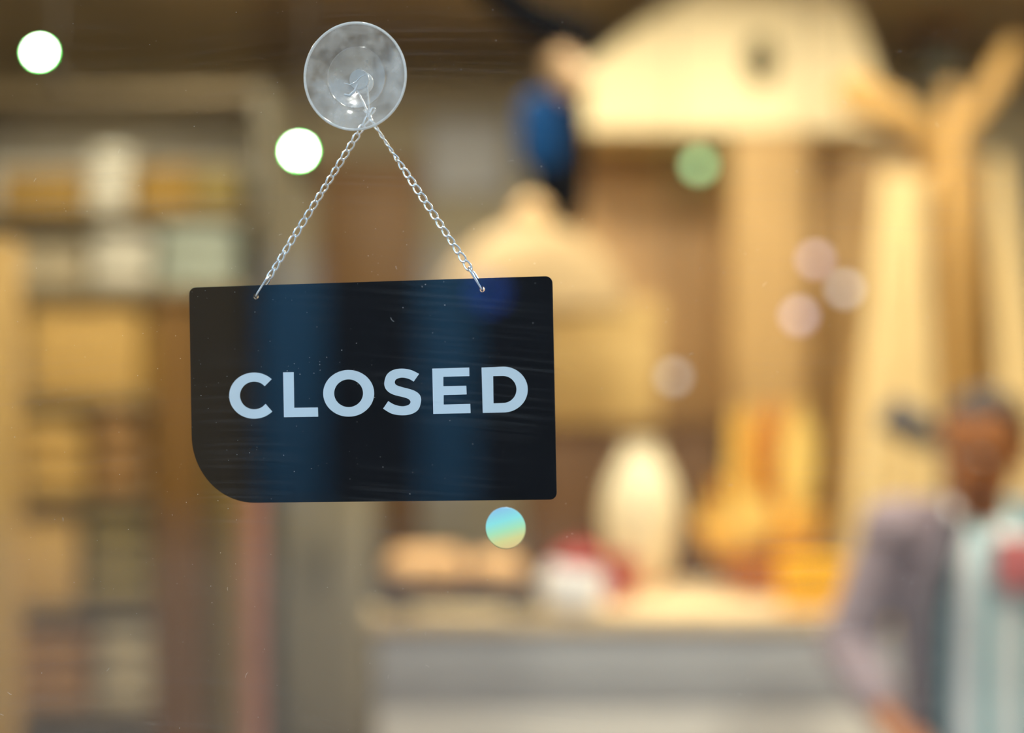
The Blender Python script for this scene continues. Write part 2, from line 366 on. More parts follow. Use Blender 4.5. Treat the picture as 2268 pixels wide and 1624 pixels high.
# lathe about local +Y (into the shop)
MY = Matrix(((.968, 0, 0, 0), (0, 0, 1, 0), (0, -1, 0, 0), (0, 0, 0, 1)))
MY = Matrix.Rotation(math.radians(-8), 4, 'Y') @ MY
bm = bm_new()
pr = [(.97, .0), (.90, .0004), (.78, .0014), (.66, .0026), (.60, .0034), (.565, .0034), (.56, .0046), (.60, .0052), (.66, .0042), (.80, .0026), (.93, .0015), (.97, .0014)]
lathe(bm, [(r*R, z) for r, z in pr], 96, MY); obj('flange', bm, 'clear_vinyl', cup, 0.8)
bm = bm_new()
pr = [(.565, .0034), (.52, .0037), (.45, .0046), (.36, .0062), (.26, .0080), (.18, .0088), (0, .0090), (0, .0100), (.20, .0098), (.28, .0090), (.38, .0072), (.49, .0054), (.56, .0046)]
lathe(bm, [(r*R, z) for r, z in pr], 96, MY); obj('dome', bm, 'dome_vinyl', cup, 0.8)
bm = bm_new(); tube(bm, [MY @ Vector((.985*R*math.cos(2*PI*q/96), .985*R*math.sin(2*PI*q/96), .0009)) for q in range(96)], .00072, 10, closed=True); obj('rim', bm, 'rim_vinyl', cup, 1.2)
bm = bm_new()
pr = [(0, .0092), (.19, .0094), (.195, .0102), (.17, .0110), (.15, .0118), (.15, .0150), (.17, .0162), (.20, .0170), (.205, .0190), (.18, .0206), (.10, .0213), (0, .0214)]
lathe(bm, [(r*R, z) for r, z in pr], 40, MY); obj('knob', bm, 'rim_vinyl', cup, 0.9)
# wire loop hung round the neck of the knob
bm = bm_new(); hx, hz = on_plane(817, 246, -.001)
H = Vector((hx-cx, GL-.001+.002, hz-cz))
pts = [H+Vector((.0002, 0, 0)), Vector((.0036, .0128, -.0012)), Vector((.0030, .0132, .0026)), Vector((0, .0134, .0041)), Vector((-.0030, .0132, .0026)), Vector((-.0034, .0128, -.0015)), H+Vector((-.0012, 0, .0004)), H+Vector((-.0004, -.0002, -.0008))]
tube(bm, pts, .00055, 8, closed=True); obj('wire_loop', bm, 'steel', cup, 1.2)
bm = bm_new()
tube(bm, [(-.0066, .0030, -.0030), (-.0038, .0046, -.0036), (-.0008, .0058, -.0020), (.0018, .0062, .0008), (.0040, .0060, .0016)], .00034, 8); obj('wire_end', bm, 'steel', cup, 1.2)
bm = bm_new(); tube(bm, [(-.0062, .0022, -.0092), (-.0036, .0030, -.0098), (-.0012, .0046, -.0070), (.0002, .0056, -.0032)], [.0006, .0008, .0007, .0005], 10); obj('wire_tail', bm, 'rim_vinyl', cup, 1.2)

# round spot of rainbow light, painted in colour on a disc on the glass
m = bpy.data.materials.new('rainbow_light'); MATS['rainbow_light'] = m; m.use_nodes = True; nt = m.node_tree; b = nt.nodes['Principled BSDF']; L = nt.links.new
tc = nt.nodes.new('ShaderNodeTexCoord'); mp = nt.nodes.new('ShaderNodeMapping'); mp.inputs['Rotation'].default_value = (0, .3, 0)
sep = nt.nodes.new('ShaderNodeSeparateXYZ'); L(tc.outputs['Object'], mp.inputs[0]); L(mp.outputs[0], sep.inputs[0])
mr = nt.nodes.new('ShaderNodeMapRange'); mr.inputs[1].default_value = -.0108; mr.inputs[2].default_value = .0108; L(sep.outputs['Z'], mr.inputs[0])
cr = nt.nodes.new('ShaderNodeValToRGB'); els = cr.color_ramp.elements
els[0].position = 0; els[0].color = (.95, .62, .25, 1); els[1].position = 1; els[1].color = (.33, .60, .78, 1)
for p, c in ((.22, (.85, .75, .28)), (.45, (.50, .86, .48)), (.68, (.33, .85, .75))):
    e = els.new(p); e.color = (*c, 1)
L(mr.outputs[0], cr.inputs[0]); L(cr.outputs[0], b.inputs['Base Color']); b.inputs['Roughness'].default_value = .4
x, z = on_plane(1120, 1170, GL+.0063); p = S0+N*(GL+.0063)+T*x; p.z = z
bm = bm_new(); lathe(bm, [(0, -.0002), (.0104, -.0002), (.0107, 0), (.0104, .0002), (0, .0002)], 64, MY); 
o = obj('rainbow_light_disc', bm, 'rainbow_light', None, .5); o.location = p; o.rotation_euler = (0, 0, RZ)
tag(o, 'small round disc painted as rainbow light shading from blue to yellow just below the sign', 'disc')

# ------------------------------------------------------------------ shop interior: back structure
mat('wood_tan', S(188, 152, 98), 0.5, 0.12, 12, stretch=WOODY)
def wb(name, u0, u1, v0, v1, D, depth, m, label, cat, bev=.004):
    a, b_ = at(u0, v1, D), at(u1, v0, D); bm = bm_new(); box(bm, a.x, b_.x, D, D+depth, a.z, b_.z, bev)
    return struct(name, bm, m, label, cat)
# cream bulkhead with a column below, timber panelling either side
bm = bm_new(); gp = [at(u, v, 5.0) for u, v in ((1215, 288), (1225, 240), (1300, 145), (1400, 70), (1500, 0), (1590, -62), (1830, -62), (1890, 20), (1925, 110), (1950, 200), (1960, 288))]
f0 = [bm.verts.new(p) for p in gp]; f1 = [bm.verts.new(p+Vector((0, .7, 0))) for p in gp]
bm.faces.new(f0); bm.faces.new(f1[::-1])
for q in range(len(gp)): bm.faces.new((f0[q], f1[q], f1[(q+1) % len(gp)], f0[(q+1) % len(gp)]))
struct('wall_bulkhead', bm, 'cream_paint', 'cream gabled bulkhead above the timber panels', 'wall')
a = at(1625, 0, 5.02); b_ = at(1795, 0, 5.02)
bm = bm_new(); box(bm, a.x, b_.x, 5.02, 5.6, 0, at(0, 285, 5.0).z); struct('wall_column', bm, 'wood_tan', 'tan column under the cream bulkhead', 'column')
a = at(1250, 0, 5.45).x; b_ = at(1625, 0, 5.45).x
pan = bpy.data.objects.new('wall_panelling', None); COL.objects.link(pan); pan['kind'] = 'structure'; pan['label'] = 'brown timber panelling left of the tan column'; pan['category'] = 'panelling'
n = 5
for k in range(n):
    x0 = a+(b_-a)*k/n; bm = bm_new(); box(bm, x0+.003, x0+(b_-a)/n-.003, 5.45, 5.48, 0, 2.31, .003); obj('plank', bm, 'brown_wood', pan)
pan2 = bpy.data.objects.new('wall_panelling', None); COL.objects.link(pan2); pan2['kind'] = 'structure'; pan2['label'] = 'tan timber panelling right of the column'; pan2['category'] = 'panelling'
a = at(1795, 0, 5.45).x; b_ = at(2100, 0, 5.45).x
for k in range(4):
    x0 = a+(b_-a)*k/4; bm = bm_new(); box(bm, x0+.003, x0+(b_-a)/4-.003, 5.45, 5.48, 0, 2.31, .003); obj('plank', bm, 'wood_tan', pan2)
# brown door in the back wall, behind the chains
mat('door_brown', S(132, 96, 50), 0.5, 0.15, 10, stretch=WOODY)
d = bpy.data.objects.new('door_1', None); COL.objects.link(d); d['kind'] = 'structure'; d['label'] = 'brown wooden door in the back wall between the chains'; d['category'] = 'door'
a, b_ = at(705, 0, 6.5).x, at(930, 0, 6.5).x; d.location = ((a+b_)/2, 6.5, 0); h = (b_-a)/2
bm = bm_new(); box(bm, -h, h, 0, .05, 0, 2.45, .004); obj('door_leaf', bm, 'door_brown', d)
for z0, z1 in ((.15, 1.05), (1.2, 2.3)):
    bm = bm_new(); box(bm, -h+.07, h-.07, -.012, .0, z0, z1, .006); obj('door_panel', bm, 'door_brown', d)
bm = bm_new(); tube(bm, [(h-.05, 0, 1.05), (h-.05, -.05, 1.05), (h-.14, -.055, 1.05)], .009, 10); obj('door_handle', bm, 'dark_metal', d)
mat('lit_wall_grey', S(200, 200, 200), .6, .03); mat('frame_grey', S(150, 146, 138), .6)  # pale framed sheet added where the back wall is lit brighter
q0 = at(1035, 345, 6.58); t = thing('lit_wall_sheet', 'pale grey framed poster standing in for lit back wall left of the blue lamp housing', 'sheet', (q0.x, 6.6, q0.z)); k = 6.58/FPX
bm = bm_new(); box(bm, -86*k, 86*k, -.016, 0, -82*k, 82*k, .003); obj('lit_sheet', bm, 'lit_wall_grey', t)
for a in ((-92, -84, -88, 88), (84, 92, -88, 88), (-84, 84, -88, -80), (-84, 84, 80, 88)):
    bm = bm_new(); box(bm, a[0]*k, a[1]*k, -.024, 0, a[2]*k, a[3]*k, .002); obj('frame_bar', bm, 'frame_grey', t)
# pale post at the left
mat('pale_wood', S(186, 150, 88), 0.5, 0.08, 10, stretch=WOODY)
wb('trim_1', -60, 20, 530, 2360, 3.0, .08, 'pale_wood', 'pale golden timber post at the left edge', 'post')

# ------------------------------------------------------------------ ceiling downlights, added out of view to light the shop evenly
mat('lamp_white', (.9, .9, .88), 0.4); mat('lamp_dark', S(60, 50, 40), 0.6)
mat('lens_warm', (1, 1, 1), 0.4, emit=(1.0, .85, .62), estr=4)
def area(name, parent, size, power, col, loc, rot=(0, 0, 0), spread=PI):
    ld = bpy.data.lights.new(name, 'AREA'); ld.shape = 'DISK'; ld.size = size; ld.energy = power; ld.color = col; ld.spread = spread
    o = bpy.data.objects.new(name, ld); COL.objects.link(o); o.parent = parent; o.location = loc; o.rotation_euler = rot
    return o
WARM = (1.0, .93, .74)
def unseen_downlight(x, y, power, label, col=WARM):
    t = thing('added_downlight', label, 'light', (x, y, HC-.03), 0, 'added ceiling downlights')
    bm = bm_new(); lathe(bm, [(.085, .03), (.11, .03), (.112, .012), (.10, .0), (.085, .004), (.085, .03)], 32); obj('added_trim_ring', bm, 'lamp_white', t)
    bm = bm_new(); lathe(bm, [(0, .016), (.083, .016), (.083, .026), (0, .026)], 32); obj('lens', bm, 'lens_warm', t)  # lens of the added downlight
    area('lamp_light', t, .16, power, col, (0, 0, -.012))
P0 = 18.5
for x, y, p, lb in ((-1.5, 2.3, 1.7, 'near left'), (.2, 2.4, 1.9, 'near middle'), (1.7, 2.2, 2.1, 'near right'), (-1.5, 3.9, 1.4, 'middle left'), (.45, 3.3, .8, 'central'), (1.75, 3.4, .75, 'middle right'),
                    (-1.0, 4.85, .9, 'far left'), (-.3, 4.9, 1.2, 'rear middle'), (.75, 4.25, 1.0, 'rear right'), (2.05, 5.2, 1.0, 'rear far right'), (-.25, 4.2, .6, 'far middle'), (1.55, 4.1, .55, 'far right')):
    unseen_downlight(x, y, P0*p, lb+' round ceiling downlight added out of view to light the shop')
# the two bright spot heads seen as white discs
mat('lens_bright', (1, 1, 1), 0.3, emit=(1.0, .97, .86), estr=160)
mat('green_fringe', (1, 1, 1), .3, emit=(.015, 1.0, .12), estr=60)  # green glow added round the lens to imitate colour fringing
def spot_head(u, v, D, label, r):
    p = at(u, v, D); t = thing('spotlight', label, 'spotlight', p, 0, 'bright ceiling spotlights')
    M = Matrix.Rotation(math.radians(90-20), 4, 'X')     # the lens looks out towards the street and down
    bm = bm_new(); lathe(bm, [(r*1.28, -.001), (r*1.4, .0), (r*1.45, -.02), (r*1.6, -.12), (r*.8, -.13), (0, -.13)], 32, M); obj('housing', bm, 'lamp_dark', t)
    bm = bm_new(); lathe(bm, [(0, .004), (r*.7, .003), (r, .0008), (r, -.006), (0, -.006)], 32, M); obj('lens', bm, 'lens_bright', t)
    bm = bm_new(); lathe(bm, [(r, .0006), (r*1.28, .0006), (r*1.28, -.002), (r, -.002), (r, .0006)], 32, M); obj('fringe_ring', bm, 'green_fringe', t)
    bm = bm_new(); top = HC-p.z; tube(bm, [(0, .10, .03), (0, .10, top)], .004, 10); obj('rod', bm, 'lamp_dark', t)
    bm = bm_new(); lathe(bm, [(0, 0), (.04, 0), (.04, -.02), (0, -.02)], 24, Matrix.Translation((0, .10, top))); obj('ceiling_rose', bm, 'lamp_dark', t)
spot_head(88, 116, 2.6, 'bright white spotlight in the upper left corner', .0085)
spot_head(662, 335, 3.0, 'bright white spotlight just left of the sign chains', .011)

# ------------------------------------------------------------------ counter
mat('counter_top', S(232, 206, 160), 0.35, 0.05, 8)
mat('counter_grey', S(184, 186, 190), 0.6, 0.04, 5)
mat('counter_pale', S(226, 222, 216), 0.6, 0.03, 5)
CT = .872; CY = 3.62
ctr = thing('shop_counter', 'long grey shop counter with pale top across the lower right', 'counter', (.75, CY+.28, 0))
x0, x1 = at(815, 0, CY).x-.75, 1.62-.75+.3
bm = bm_new(); box(bm, x0, x1, -.28, .28, CT-.045, CT, .006); obj('worktop', bm, 'counter_top', ctr)
bm = bm_new(); box(bm, x0+.02, x1-.02, -.24, .26, .08, CT-.045); obj('carcass', bm, 'counter_grey', ctr)
zz = [CT-.047, at(0, 1575, CY).z, .36, .10]
for i, (za, zb) in enumerate(zip(zz, zz[1:])):
    bm = bm_new(); box(bm, x0+.02, x1-.02, -.26, -.24, zb+.003, za-.003, .003); obj('front_board', bm, 'counter_grey' if i == 0 else 'counter_pale', ctr)
bm = bm_new(); box(bm, x0+.04, x1-.04, -.2, .22, 0, .08); obj('plinth', bm, 'dark_metal', ctr)

# ------------------------------------------------------------------ things on the counter
mat('cream_ceramic', S(240, 226, 190), 0.3, 0.03, 8)
mat('white_ceramic', S(250, 246, 244), 0.3, 0.03, 8)
mat('red_lid', S(160, 34, 24), 0.4, 0.08, 8)
mat('tan_cloth', S(222, 176, 122), 0.85, 0.12, 18)
mat('dark_tray', S(50, 40, 38), 0.5, 0.1, 8)
mat('amber_box', S(255, 186, 0), 0.45, 0.05, 8)
mat('terracotta', S(172, 108, 46), 0.7, 0.12, 10)
mat('amber_leaf', S(242, 180, 74), 0.7, 0.2, 9)
mat('amber_pale', S(252, 208, 116), 0.7, 0.15, 9)
mat('amber_dark', S(196, 126, 52), 0.7, 0.2, 9)
def xat(u, D): return (u-1134)/FPX*D
# cream oval vase
Dv = 4.02; k = Dv/FPX
v_ = thing('vase', 'tall cream oval vase between the red-lidded jar and the amber bouquet', 'vase', (xat(1420, Dv), Dv, CT))
bm = bm_new(); lathe(bm, [(0, 0), (38*k, 0), (42*k, 6*k), (60*k, 40*k), (80*k, 105*k), (88*k, 170*k), (80*k, 215*k), (62*k, 262*k), (44*k, 292*k), (36*k, 312*k), (42*k, 326*k), (37*k, 326*k), (31*k, 312*k), (36*k, 290*k), (0, 265*k)], 40)
obj('vase_body', bm, 'cream_ceramic', v_)
bm = bm_new(); lathe(bm, [(46*k, 8*k), (50*k, 8*k), (50*k, 16*k), (50*k, 20*k)], 40); obj('foot_band', bm, 'amber_dark', v_)
# white jar with red lid
Dv = 3.69; k = Dv/FPX
j = thing('jar', 'white rounded jar with a red lid in the middle of the counter', 'jar', (xat(1272, Dv), Dv, CT))
bm = bm_new(); lathe(bm, [(0, 0), (56*k, 0), (66*k, 8*k), (72*k, 44*k), (68*k, 82*k), (56*k, 100*k), (0, 100*k)], 40); obj('jar_body', bm, 'white_ceramic', j)
bm = bm_new(); M = Matrix.Translation((12*k, 0, 0)); lathe(bm, [(0, 98*k), (58*k, 98*k), (62*k, 104*k), (58*k, 118*k), (40*k, 132*k), (14*k, 138*k), (12*k, 150*k), (0, 152*k)], 40, M); obj('lid', bm, 'red_lid', j)
# second dark-red pot behind the jar
Dv = 3.82; k = Dv/FPX
o = thing('pot', 'dark red pot half hidden behind the white jar', 'pot', (xat(1362, Dv), Dv, CT)); bm = bm_new(); lathe(bm, [(0, 0), (34*k, 0), (44*k, 50*k), (40*k, 96*k), (34*k, 96*k), (30*k, 60*k), (0, 55*k)], 32)
obj('pot_body', bm, 'red_lid', o)
bm = bm_new(); tube(bm, [Vector((40*k*math.cos(q*PI/8), 0, 70*k+20*k*math.sin(q*PI/8))) + Vector((22*k, 0, 0)) for q in range(-4, 5)], 5*k, 8); obj('handle', bm, 'red_lid', o)
# tan cushions on a dark tray
Dv = 3.8; k = Dv/FPX
t = thing('tray', 'dark low tray under the tan rolls at the counter end', 'tray', (xat(1010, Dv), Dv, CT))
bm = bm_new(); box(bm, -165*k, 165*k, -.10, .10, 0, .012, .004); obj('tray_base', bm, 'dark_tray', t)
for s in (-1, 1):
    bm = bm_new(); box(bm, s*165*k-.008, s*165*k+.008, -.10, .10, .0, .055, .004); obj('tray_rim', bm, 'dark_tray', t)
for s in (-1, 1):
    bm = bm_new(); box(bm, -165*k, 165*k, s*.10-.006, s*.10+.006, .0, .04, .003); obj('tray_rim', bm, 'dark_tray', t)
def roll(u, D, w_, h_, zoff, label, m='tan_cloth', tilt=0):
    kk = D/FPX; c = bm_new(); n_ = 14; a = w_*kk/2; r = h_*kk/2
    prof = [(0, -a)]+[(r*(1-abs(math.cos(PI*i/n_))**6)**.5*(1+.03*math.sin(i*2.1)), -a*math.cos(PI*i/n_)) for i in range(1, n_)]+[(0, a)]
    lathe(c, prof, 28, Matrix.Translation((0, 0, r)) @ Matrix.Rotation(tilt, 4, 'Z') @ Matrix.Rotation(PI/2, 4, 'Y'))
    # shallow scores across the top
    o_ = thing('bread_roll', label, 'bread', (xat(u, D), D, CT+zoff), 0, 'tan rolls on the counter')
    obj('crust', c, m, o_)
    for q in (-.45, 0, .45):
        b2 = bm_new(); tube(b2, [(q*a*1.2+.12*r*s_, r*math.sin(s_)*.98*math.cos(0), r+r*math.cos(s_)*.99) for s_ in (-.7, -.35, 0, .35, .7)], .05*r, 6); obj('score', b2, 'amber_dark', o_)
roll(945, 3.78, 180, 98, .026, 'larger tan roll at the left end of the dark tray', tilt=.1)
roll(1100, 3.80, 118, 84, .026, 'smaller tan roll on the tray under the rainbow disc', tilt=-.15)
# dark small boxes beside the tray
Dv = 3.70; k = Dv/FPX
def small_box(u, D, w_, h_, dp, m, name, label, cat, z=CT, lidm=None, rz=0.0):
    kk = D/FPX; t_ = thing(name, label, cat, (xat(u, D), D, z), rz)
    b1 = bm_new(); box(b1, -w_*kk/2, w_*kk/2, -dp/2, dp/2, 0, h_*kk*.8, .004); obj('box_body', b1, m, t_)
    b1 = bm_new(); box(b1, -w_*kk/2-.003, w_*kk/2+.003, -dp/2-.003, dp/2+.003, h_*kk*.8, h_*kk, .004); obj('box_lid', b1, lidm or m, t_)
    return t_
small_box(882, 3.66, 62, 46, .06, 'dark_tray', 'small_box', 'small dark box at the counter left end', 'box')
small_box(1160, 3.66, 74, 46, .06, 'dark_tray', 'small_box', 'small dark brown box beside the white jar', 'box')
small_box(1796, 3.70, 132, 108, .09, 'amber_box', 'small_box', 'bright yellow-orange box at the right of the bouquet', 'box', rz=.05)
# amber dried bouquet
Dv = 3.95; k = Dv/FPX
bq = thing('dried_bouquet', 'tall amber dried leaf bouquet in a brown pot on the counter', 'bouquet', (xat(1690, Dv), Dv, CT))
bm = bm_new(); lathe(bm, [(0, 0), (66*k, 0), (78*k, 12*k), (98*k, 70*k), (102*k, 92*k), (90*k, 92*k), (84*k, 70*k), (0, 62*k)], 32); obj('pot', bm, 'terracotta', bq)
rb = random.Random(5)
def leaf(base, tip, wd, m, bend):
    bm = bm_new(); b0, t0 = Vector(base), Vector(tip); ax = (t0-b0); side = ax.cross(Vector((0, -1, 0.2))).normalized(); nn = side.cross(ax).normalized()
    L1, L2, C = [], [], []
    for i in range(8):
        q = i/7; c = b0+ax*q+nn*bend*math.sin(q*PI); ww = wd*math.sin(PI*min(.98, q*.9+.08))**.8
        C.append(bm.verts.new(c+nn*.12*ww)); L1.append(bm.verts.new(c-side*ww)); L2.append(bm.verts.new(c+side*ww))
    for i in range(7):
        bm.faces.new((L1[i], L1[i+1], C[i+1], C[i])); bm.faces.new((C[i], C[i+1], L2[i+1], L2[i]))
    r = bmesh.ops.extrude_face_region(bm, geom=list(bm.faces))
    for g in r['geom']:
        if isinstance(g, bmesh.types.BMVert): g.co += nn*.0015
    obj('leaf', bm, m, bq)
for i in range(46):
    q = i/45; hgt = (120+310*rb.random())*k
    wmax = (165-110*(hgt/k-90)/340)*k
    xx = rb.uniform(-1, 1)*wmax; yy = rb.uniform(-.09, .09)
    m_ = rb.choice(['amber_leaf', 'amber_leaf', 'amber_pale', 'amber_dark'])
    leaf((xx*.25, yy*.3, 70*k), (xx, yy, hgt), rb.uniform(22, 34)*k, m_, rb.uniform(-.03, .03))
for tx, tz, m_ in ((-58, 372, 'amber_pale'), (-40, 420, 'amber_leaf'), (76, 425, 'amber_pale'), (95, 380, 'amber_pale'), (60, 390, 'amber_pale'), (-72, 330, 'amber_pale'), (14, 330, 'amber_dark'), (24, 385, 'amber_dark'), (-20, 260, 'amber_pale'), (-60, 220, 'amber_pale'), (-90, 150, 'amber_leaf'), (60, 200, 'amber_leaf')):
    leaf((tx*.3*k, -.03, 80*k), (tx*k, -.06, tz*k), 34*k, m_, .02)

# ------------------------------------------------------------------ sideboard and cream box behind the counter
mat('dark_wood', S(104, 74, 46), 0.5, 0.18, 10, stretch=WOODY)
mat('cream_board', S(214, 180, 116), 0.7, 0.04, 6)
mat('grey_brown', S(120, 104, 92), 0.7, 0.1, 6)
D = 4.9; k = D/FPX
sb = thing('sideboard', 'dark brown wooden sideboard behind the counter', 'sideboard', (xat(1380, D), D+.22, 0))
h = at(0, 940, D).z; hw = 222*k
bm = bm_new(); box(bm, -hw, hw, -.2, .2, .05, h-.03); obj('carcass', bm, 'dark_wood', sb)
bm = bm_new(); box(bm, -hw-.015, hw+.015, -.22, .21, h-.03, h, .005); obj('top_board', bm, 'dark_wood', sb)
bm = bm_new(); box(bm, -hw+.02, hw-.02, -.18, .18, 0, .05); obj('plinth', bm, 'dark_metal', sb)
for i in range(3):
    a = -hw+2*hw*i/3; bm = bm_new(); box(bm, a+.006, a+2*hw/3-.006, -.22, -.2, .07, h-.05, .004); dr = obj('door', bm, 'dark_wood', sb)
    bm = bm_new(); ball(bm, (a+2*hw/3-.05, -.235, h*.6), .014, seg=12); obj('knob', bm, 'dark_metal', dr)
bx = thing('storage_box', 'large cream box on the sideboard beside the right edge of the sign', 'box', (xat(1330, D), D+.18, h))
bh = at(0, 665, D).z-h
bm = bm_new(); box(bm, -130*k, 130*k, -.16, .16, 0, bh*.78, .006); obj('box_body', bm, 'cream_board', bx)
bm = bm_new(); box(bm, -134*k, 134*k, -.165, .165, bh*.76, bh, .006); obj('box_lid', bm, 'cream_board', bx)
small_box(1250, 4.95, 90, 75, .14, 'dark_tray', 'small_box', 'small dark box on top of the large cream box', 'box', z=h+bh)

# ------------------------------------------------------------------ cream dome pendant with navy housing
mat('dome_cream', S(168, 142, 102), 0.75, 0.05, 8)
mat('peach_globe', S(222, 184, 132), .4, .04)
mat('navy', S(8, 58, 108), 0.8, 0.1, 6, spec=.1)
mat('black_paint', S(12, 12, 14), 0.9, 0.1, 6, spec=.05)
D = 4.55; k = D/FPX
pd = thing('pendant_lamp', 'cream dome pendant lamp with dark blue housing above the sign corner', 'lamp', at(1180, 560, D))
z0 = at(0, 560, D).z
def lz(v): return at(0, v, D).z-z0
bm = bm_new(); lathe(bm, [(215*k, lz(690)), (205*k, lz(640)), (180*k, lz(590)), (140*k, lz(548)), (95*k, lz(516)), (45*k, lz(494)), (30*k, lz(490)), (25*k, lz(495)), (42*k, lz(502)), (90*k, lz(524)), (135*k, lz(556)), (174*k, lz(596)), (200*k, lz(645)), (210*k, lz(690)), (215*k, lz(690))], 48); obj('lamp_shade', bm, 'dome_cream', pd)
bm = bm_new(); lathe(bm, [(0, lz(458)), (36*k, lz(458)), (40*k, lz(420)), (44*k, lz(370)), (0, lz(370))], 28, Matrix.Translation((40*k, 0, 0))); obj('neck', bm, 'black_paint', pd)
bm = bm_new(); lathe(bm, [(0, lz(378)), (36*k, lz(378)), (46*k, lz(350)), (48*k, lz(290)), (44*k, lz(235)), (20*k, lz(215)), (0, lz(214))], 32, Matrix.Translation((16*k, -.05, 0))); obj('housing', bm, 'navy', pd)
bm = bm_new(); lathe(bm, [(0, lz(500)), (44*k, lz(500)), (52*k, lz(400)), (54*k, lz(300)), (46*k, lz(200)), (12*k, lz(180)), (12*k, lz(150)), (0, lz(150))], 32, Matrix.Translation((68*k, .05, 0))); obj('back_housing', bm, 'black_paint', pd)
bm = bm_new(); tube(bm, [(68*k, .05, lz(160)), (68*k, .05, HC-z0)], .006, 10); obj('cord', bm, 'black_paint', pd)
bm = bm_new(); ball(bm, (0, -.02, lz(478)), 40*k, seg=24); obj('globe', bm, 'peach_globe', pd)
bm = bm_new(); ball(bm, (0, 0, lz(620)), .05, seg=16); obj('bulb', bm, 'lens_warm', pd)
# curved black arm with a cream spot head, hung from the ceiling
D = 3.6; k = D/FPX; p0 = at(1240, 60, D)
arm = thing('ceiling_arm_lamp', 'black curved ceiling arm with a peach spot head at top centre', 'lamp', p0)
def la(u, v, dy=0): q = at(u, v, D)-p0; return (q.x, dy, q.z)
bm = bm_new(); tube(bm, [la(1000, -160), la(1035, -90), la(1090, -25), la(1160, 30), la(1240, 68), la(1320, 88)], [.03, .034, .042, .048, .046, .036], 14); obj('arm', bm, 'black_paint', arm)
bm = bm_new(); tube(bm, [la(1000, -150), (la(1000, 0)[0], 0, HC-p0.z)], .022, 12); obj('stem', bm, 'black_paint', arm)
mat('peach', S(176, 142, 104), 0.5, 0.04, 8)
bm = bm_new(); tube(bm, [la(1225, 118), la(1235, 132), la(1275, 190), la(1284, 204)], [.03, .044, .05, .046], 20); obj('spot_head', bm, 'peach', arm)
bm = bm_new(); tube(bm, [la(1236, 70), la(1236, 125)], .012, 10); obj('pivot', bm, 'black_paint', arm)
# dark dome speaker on the bulkhead
p = at(1685, 135, 5.0); t = thing('wall_speaker', 'small dark oval speaker on the cream bulkhead', 'speaker', (p.x, 5.0, p.z))
mat('taupe', S(96, 86, 60), 0.6, 0.1, 8)
bm = bm_new(); ball(bm, (0, -.012, 0), (.052, .05, .08), seg=24); obj('grille', bm, 'taupe', t)
bm = bm_new(); ball(bm, (0, -.004, 0), (.06, .02, .088), seg=24); obj('bezel', bm, 'taupe', t)
# small green lamp, and hanging bulbs added for light discs reflected in the pane
def small_lamp_or_added_bulb(u, v, D, r, col, s_, label, backz=None):
    mat('glow_%d' % u, (1, 1, 1), .4, emit=col, estr=s_); t = thing('small_lamp_or_added_bulb', label, 'lamp', at(u, v, D), 0, 'small green lamp and bulbs added for light discs')
    bm = bm_new(); ball(bm, (0, 0, 0), r, seg=16); obj('bulb', bm, 'glow_%d' % u, t)
    bm = bm_new(); lathe(bm, [(0, r*1.9), (r*.5, r*1.9), (r*.6, r*.75), (0, r*.75)], 16); obj('socket', bm, 'dark_metal', t)
    return t
def hang(t, ztop):
    bm = bm_new(); tube(bm, [(0, 0, .03), (0, 0, ztop-t.location.z)], .0025, 6); obj('cord', bm, 'dark_metal', t)
BZ = at(0, 285, 5.0).z
for a in ((1548, 365, 5.3, .030, (.5, 1, .45), 3.0, 'small green lamp hanging below the cream bulkhead'), (1806, 575, 4.9, .022, (.72, .5, 1), 1.3, 'upper violet bulb added for a reflected light disc beside the cream drapes'),
          (1770, 700, 4.9, .024, (.70, .55, 1), 1.4, 'lower violet bulb added for a reflected light disc beside the cream drapes'), (1872, 640, 4.9, .022, (.8, .9, 1), 1.8, 'small white-blue bulb added for a reflected light disc beside the cream drapes'),
          (1492, 835, 4.85, .022, (.6, .7, .8), 1.2, 'faint grey-blue bulb added for a soft light disc in front of the timber panels')):
    hang(small_lamp_or_added_bulb(*a), HC if a[2] < 5 else BZ)

# ------------------------------------------------------------------ draped teepee at the right
mat('drape_cream', S(224, 200, 150), 0.8, 0.05, 6)
mat('golden_wood', S(200, 158, 92), 0.55, 0.1, 8)
D = 4.75; k = D/FPX; tp = thing('teepee', 'cream cloth teepee with golden crossing poles at the right', 'teepee', (xat(2110, D), D, 0))
ox = xat(2110, D)
def lt(u, v, dy=0.0): q = at(u, v, D); return Vector((q.x-ox, dy, q.z))
for pts, rr in (([lt(1866, 185, -.02), lt(1895, 215, -.02), lt(1990, 255), lt(2100, 325, .06), lt(2200, 560, .16), lt(2262, 900, .2), (lt(2330, 900).x, .24, 0.0)], [.052, .066, .06, .05, .04, .04, .035]),
                ([lt(2262, 90, .04), lt(2235, 140, .04), lt(2180, 225, .04), lt(2110, 330, .06), lt(2010, 560, .18), lt(1930, 900, .2), (lt(1830, 900).x, .24, 0.0)], [.036, .046, .042, .04, .04, .04, .035]),
                ([lt(2118, 180, .08), lt(2118, 330, .02), lt(2125, 700, .04), (lt(2130, 900).x, .06, 0.0)], [.026, .04, .042, .04])):
    bm = bm_new(); tube(bm, pts, rr, 16); obj('pole', bm, 'golden_wood', tp)
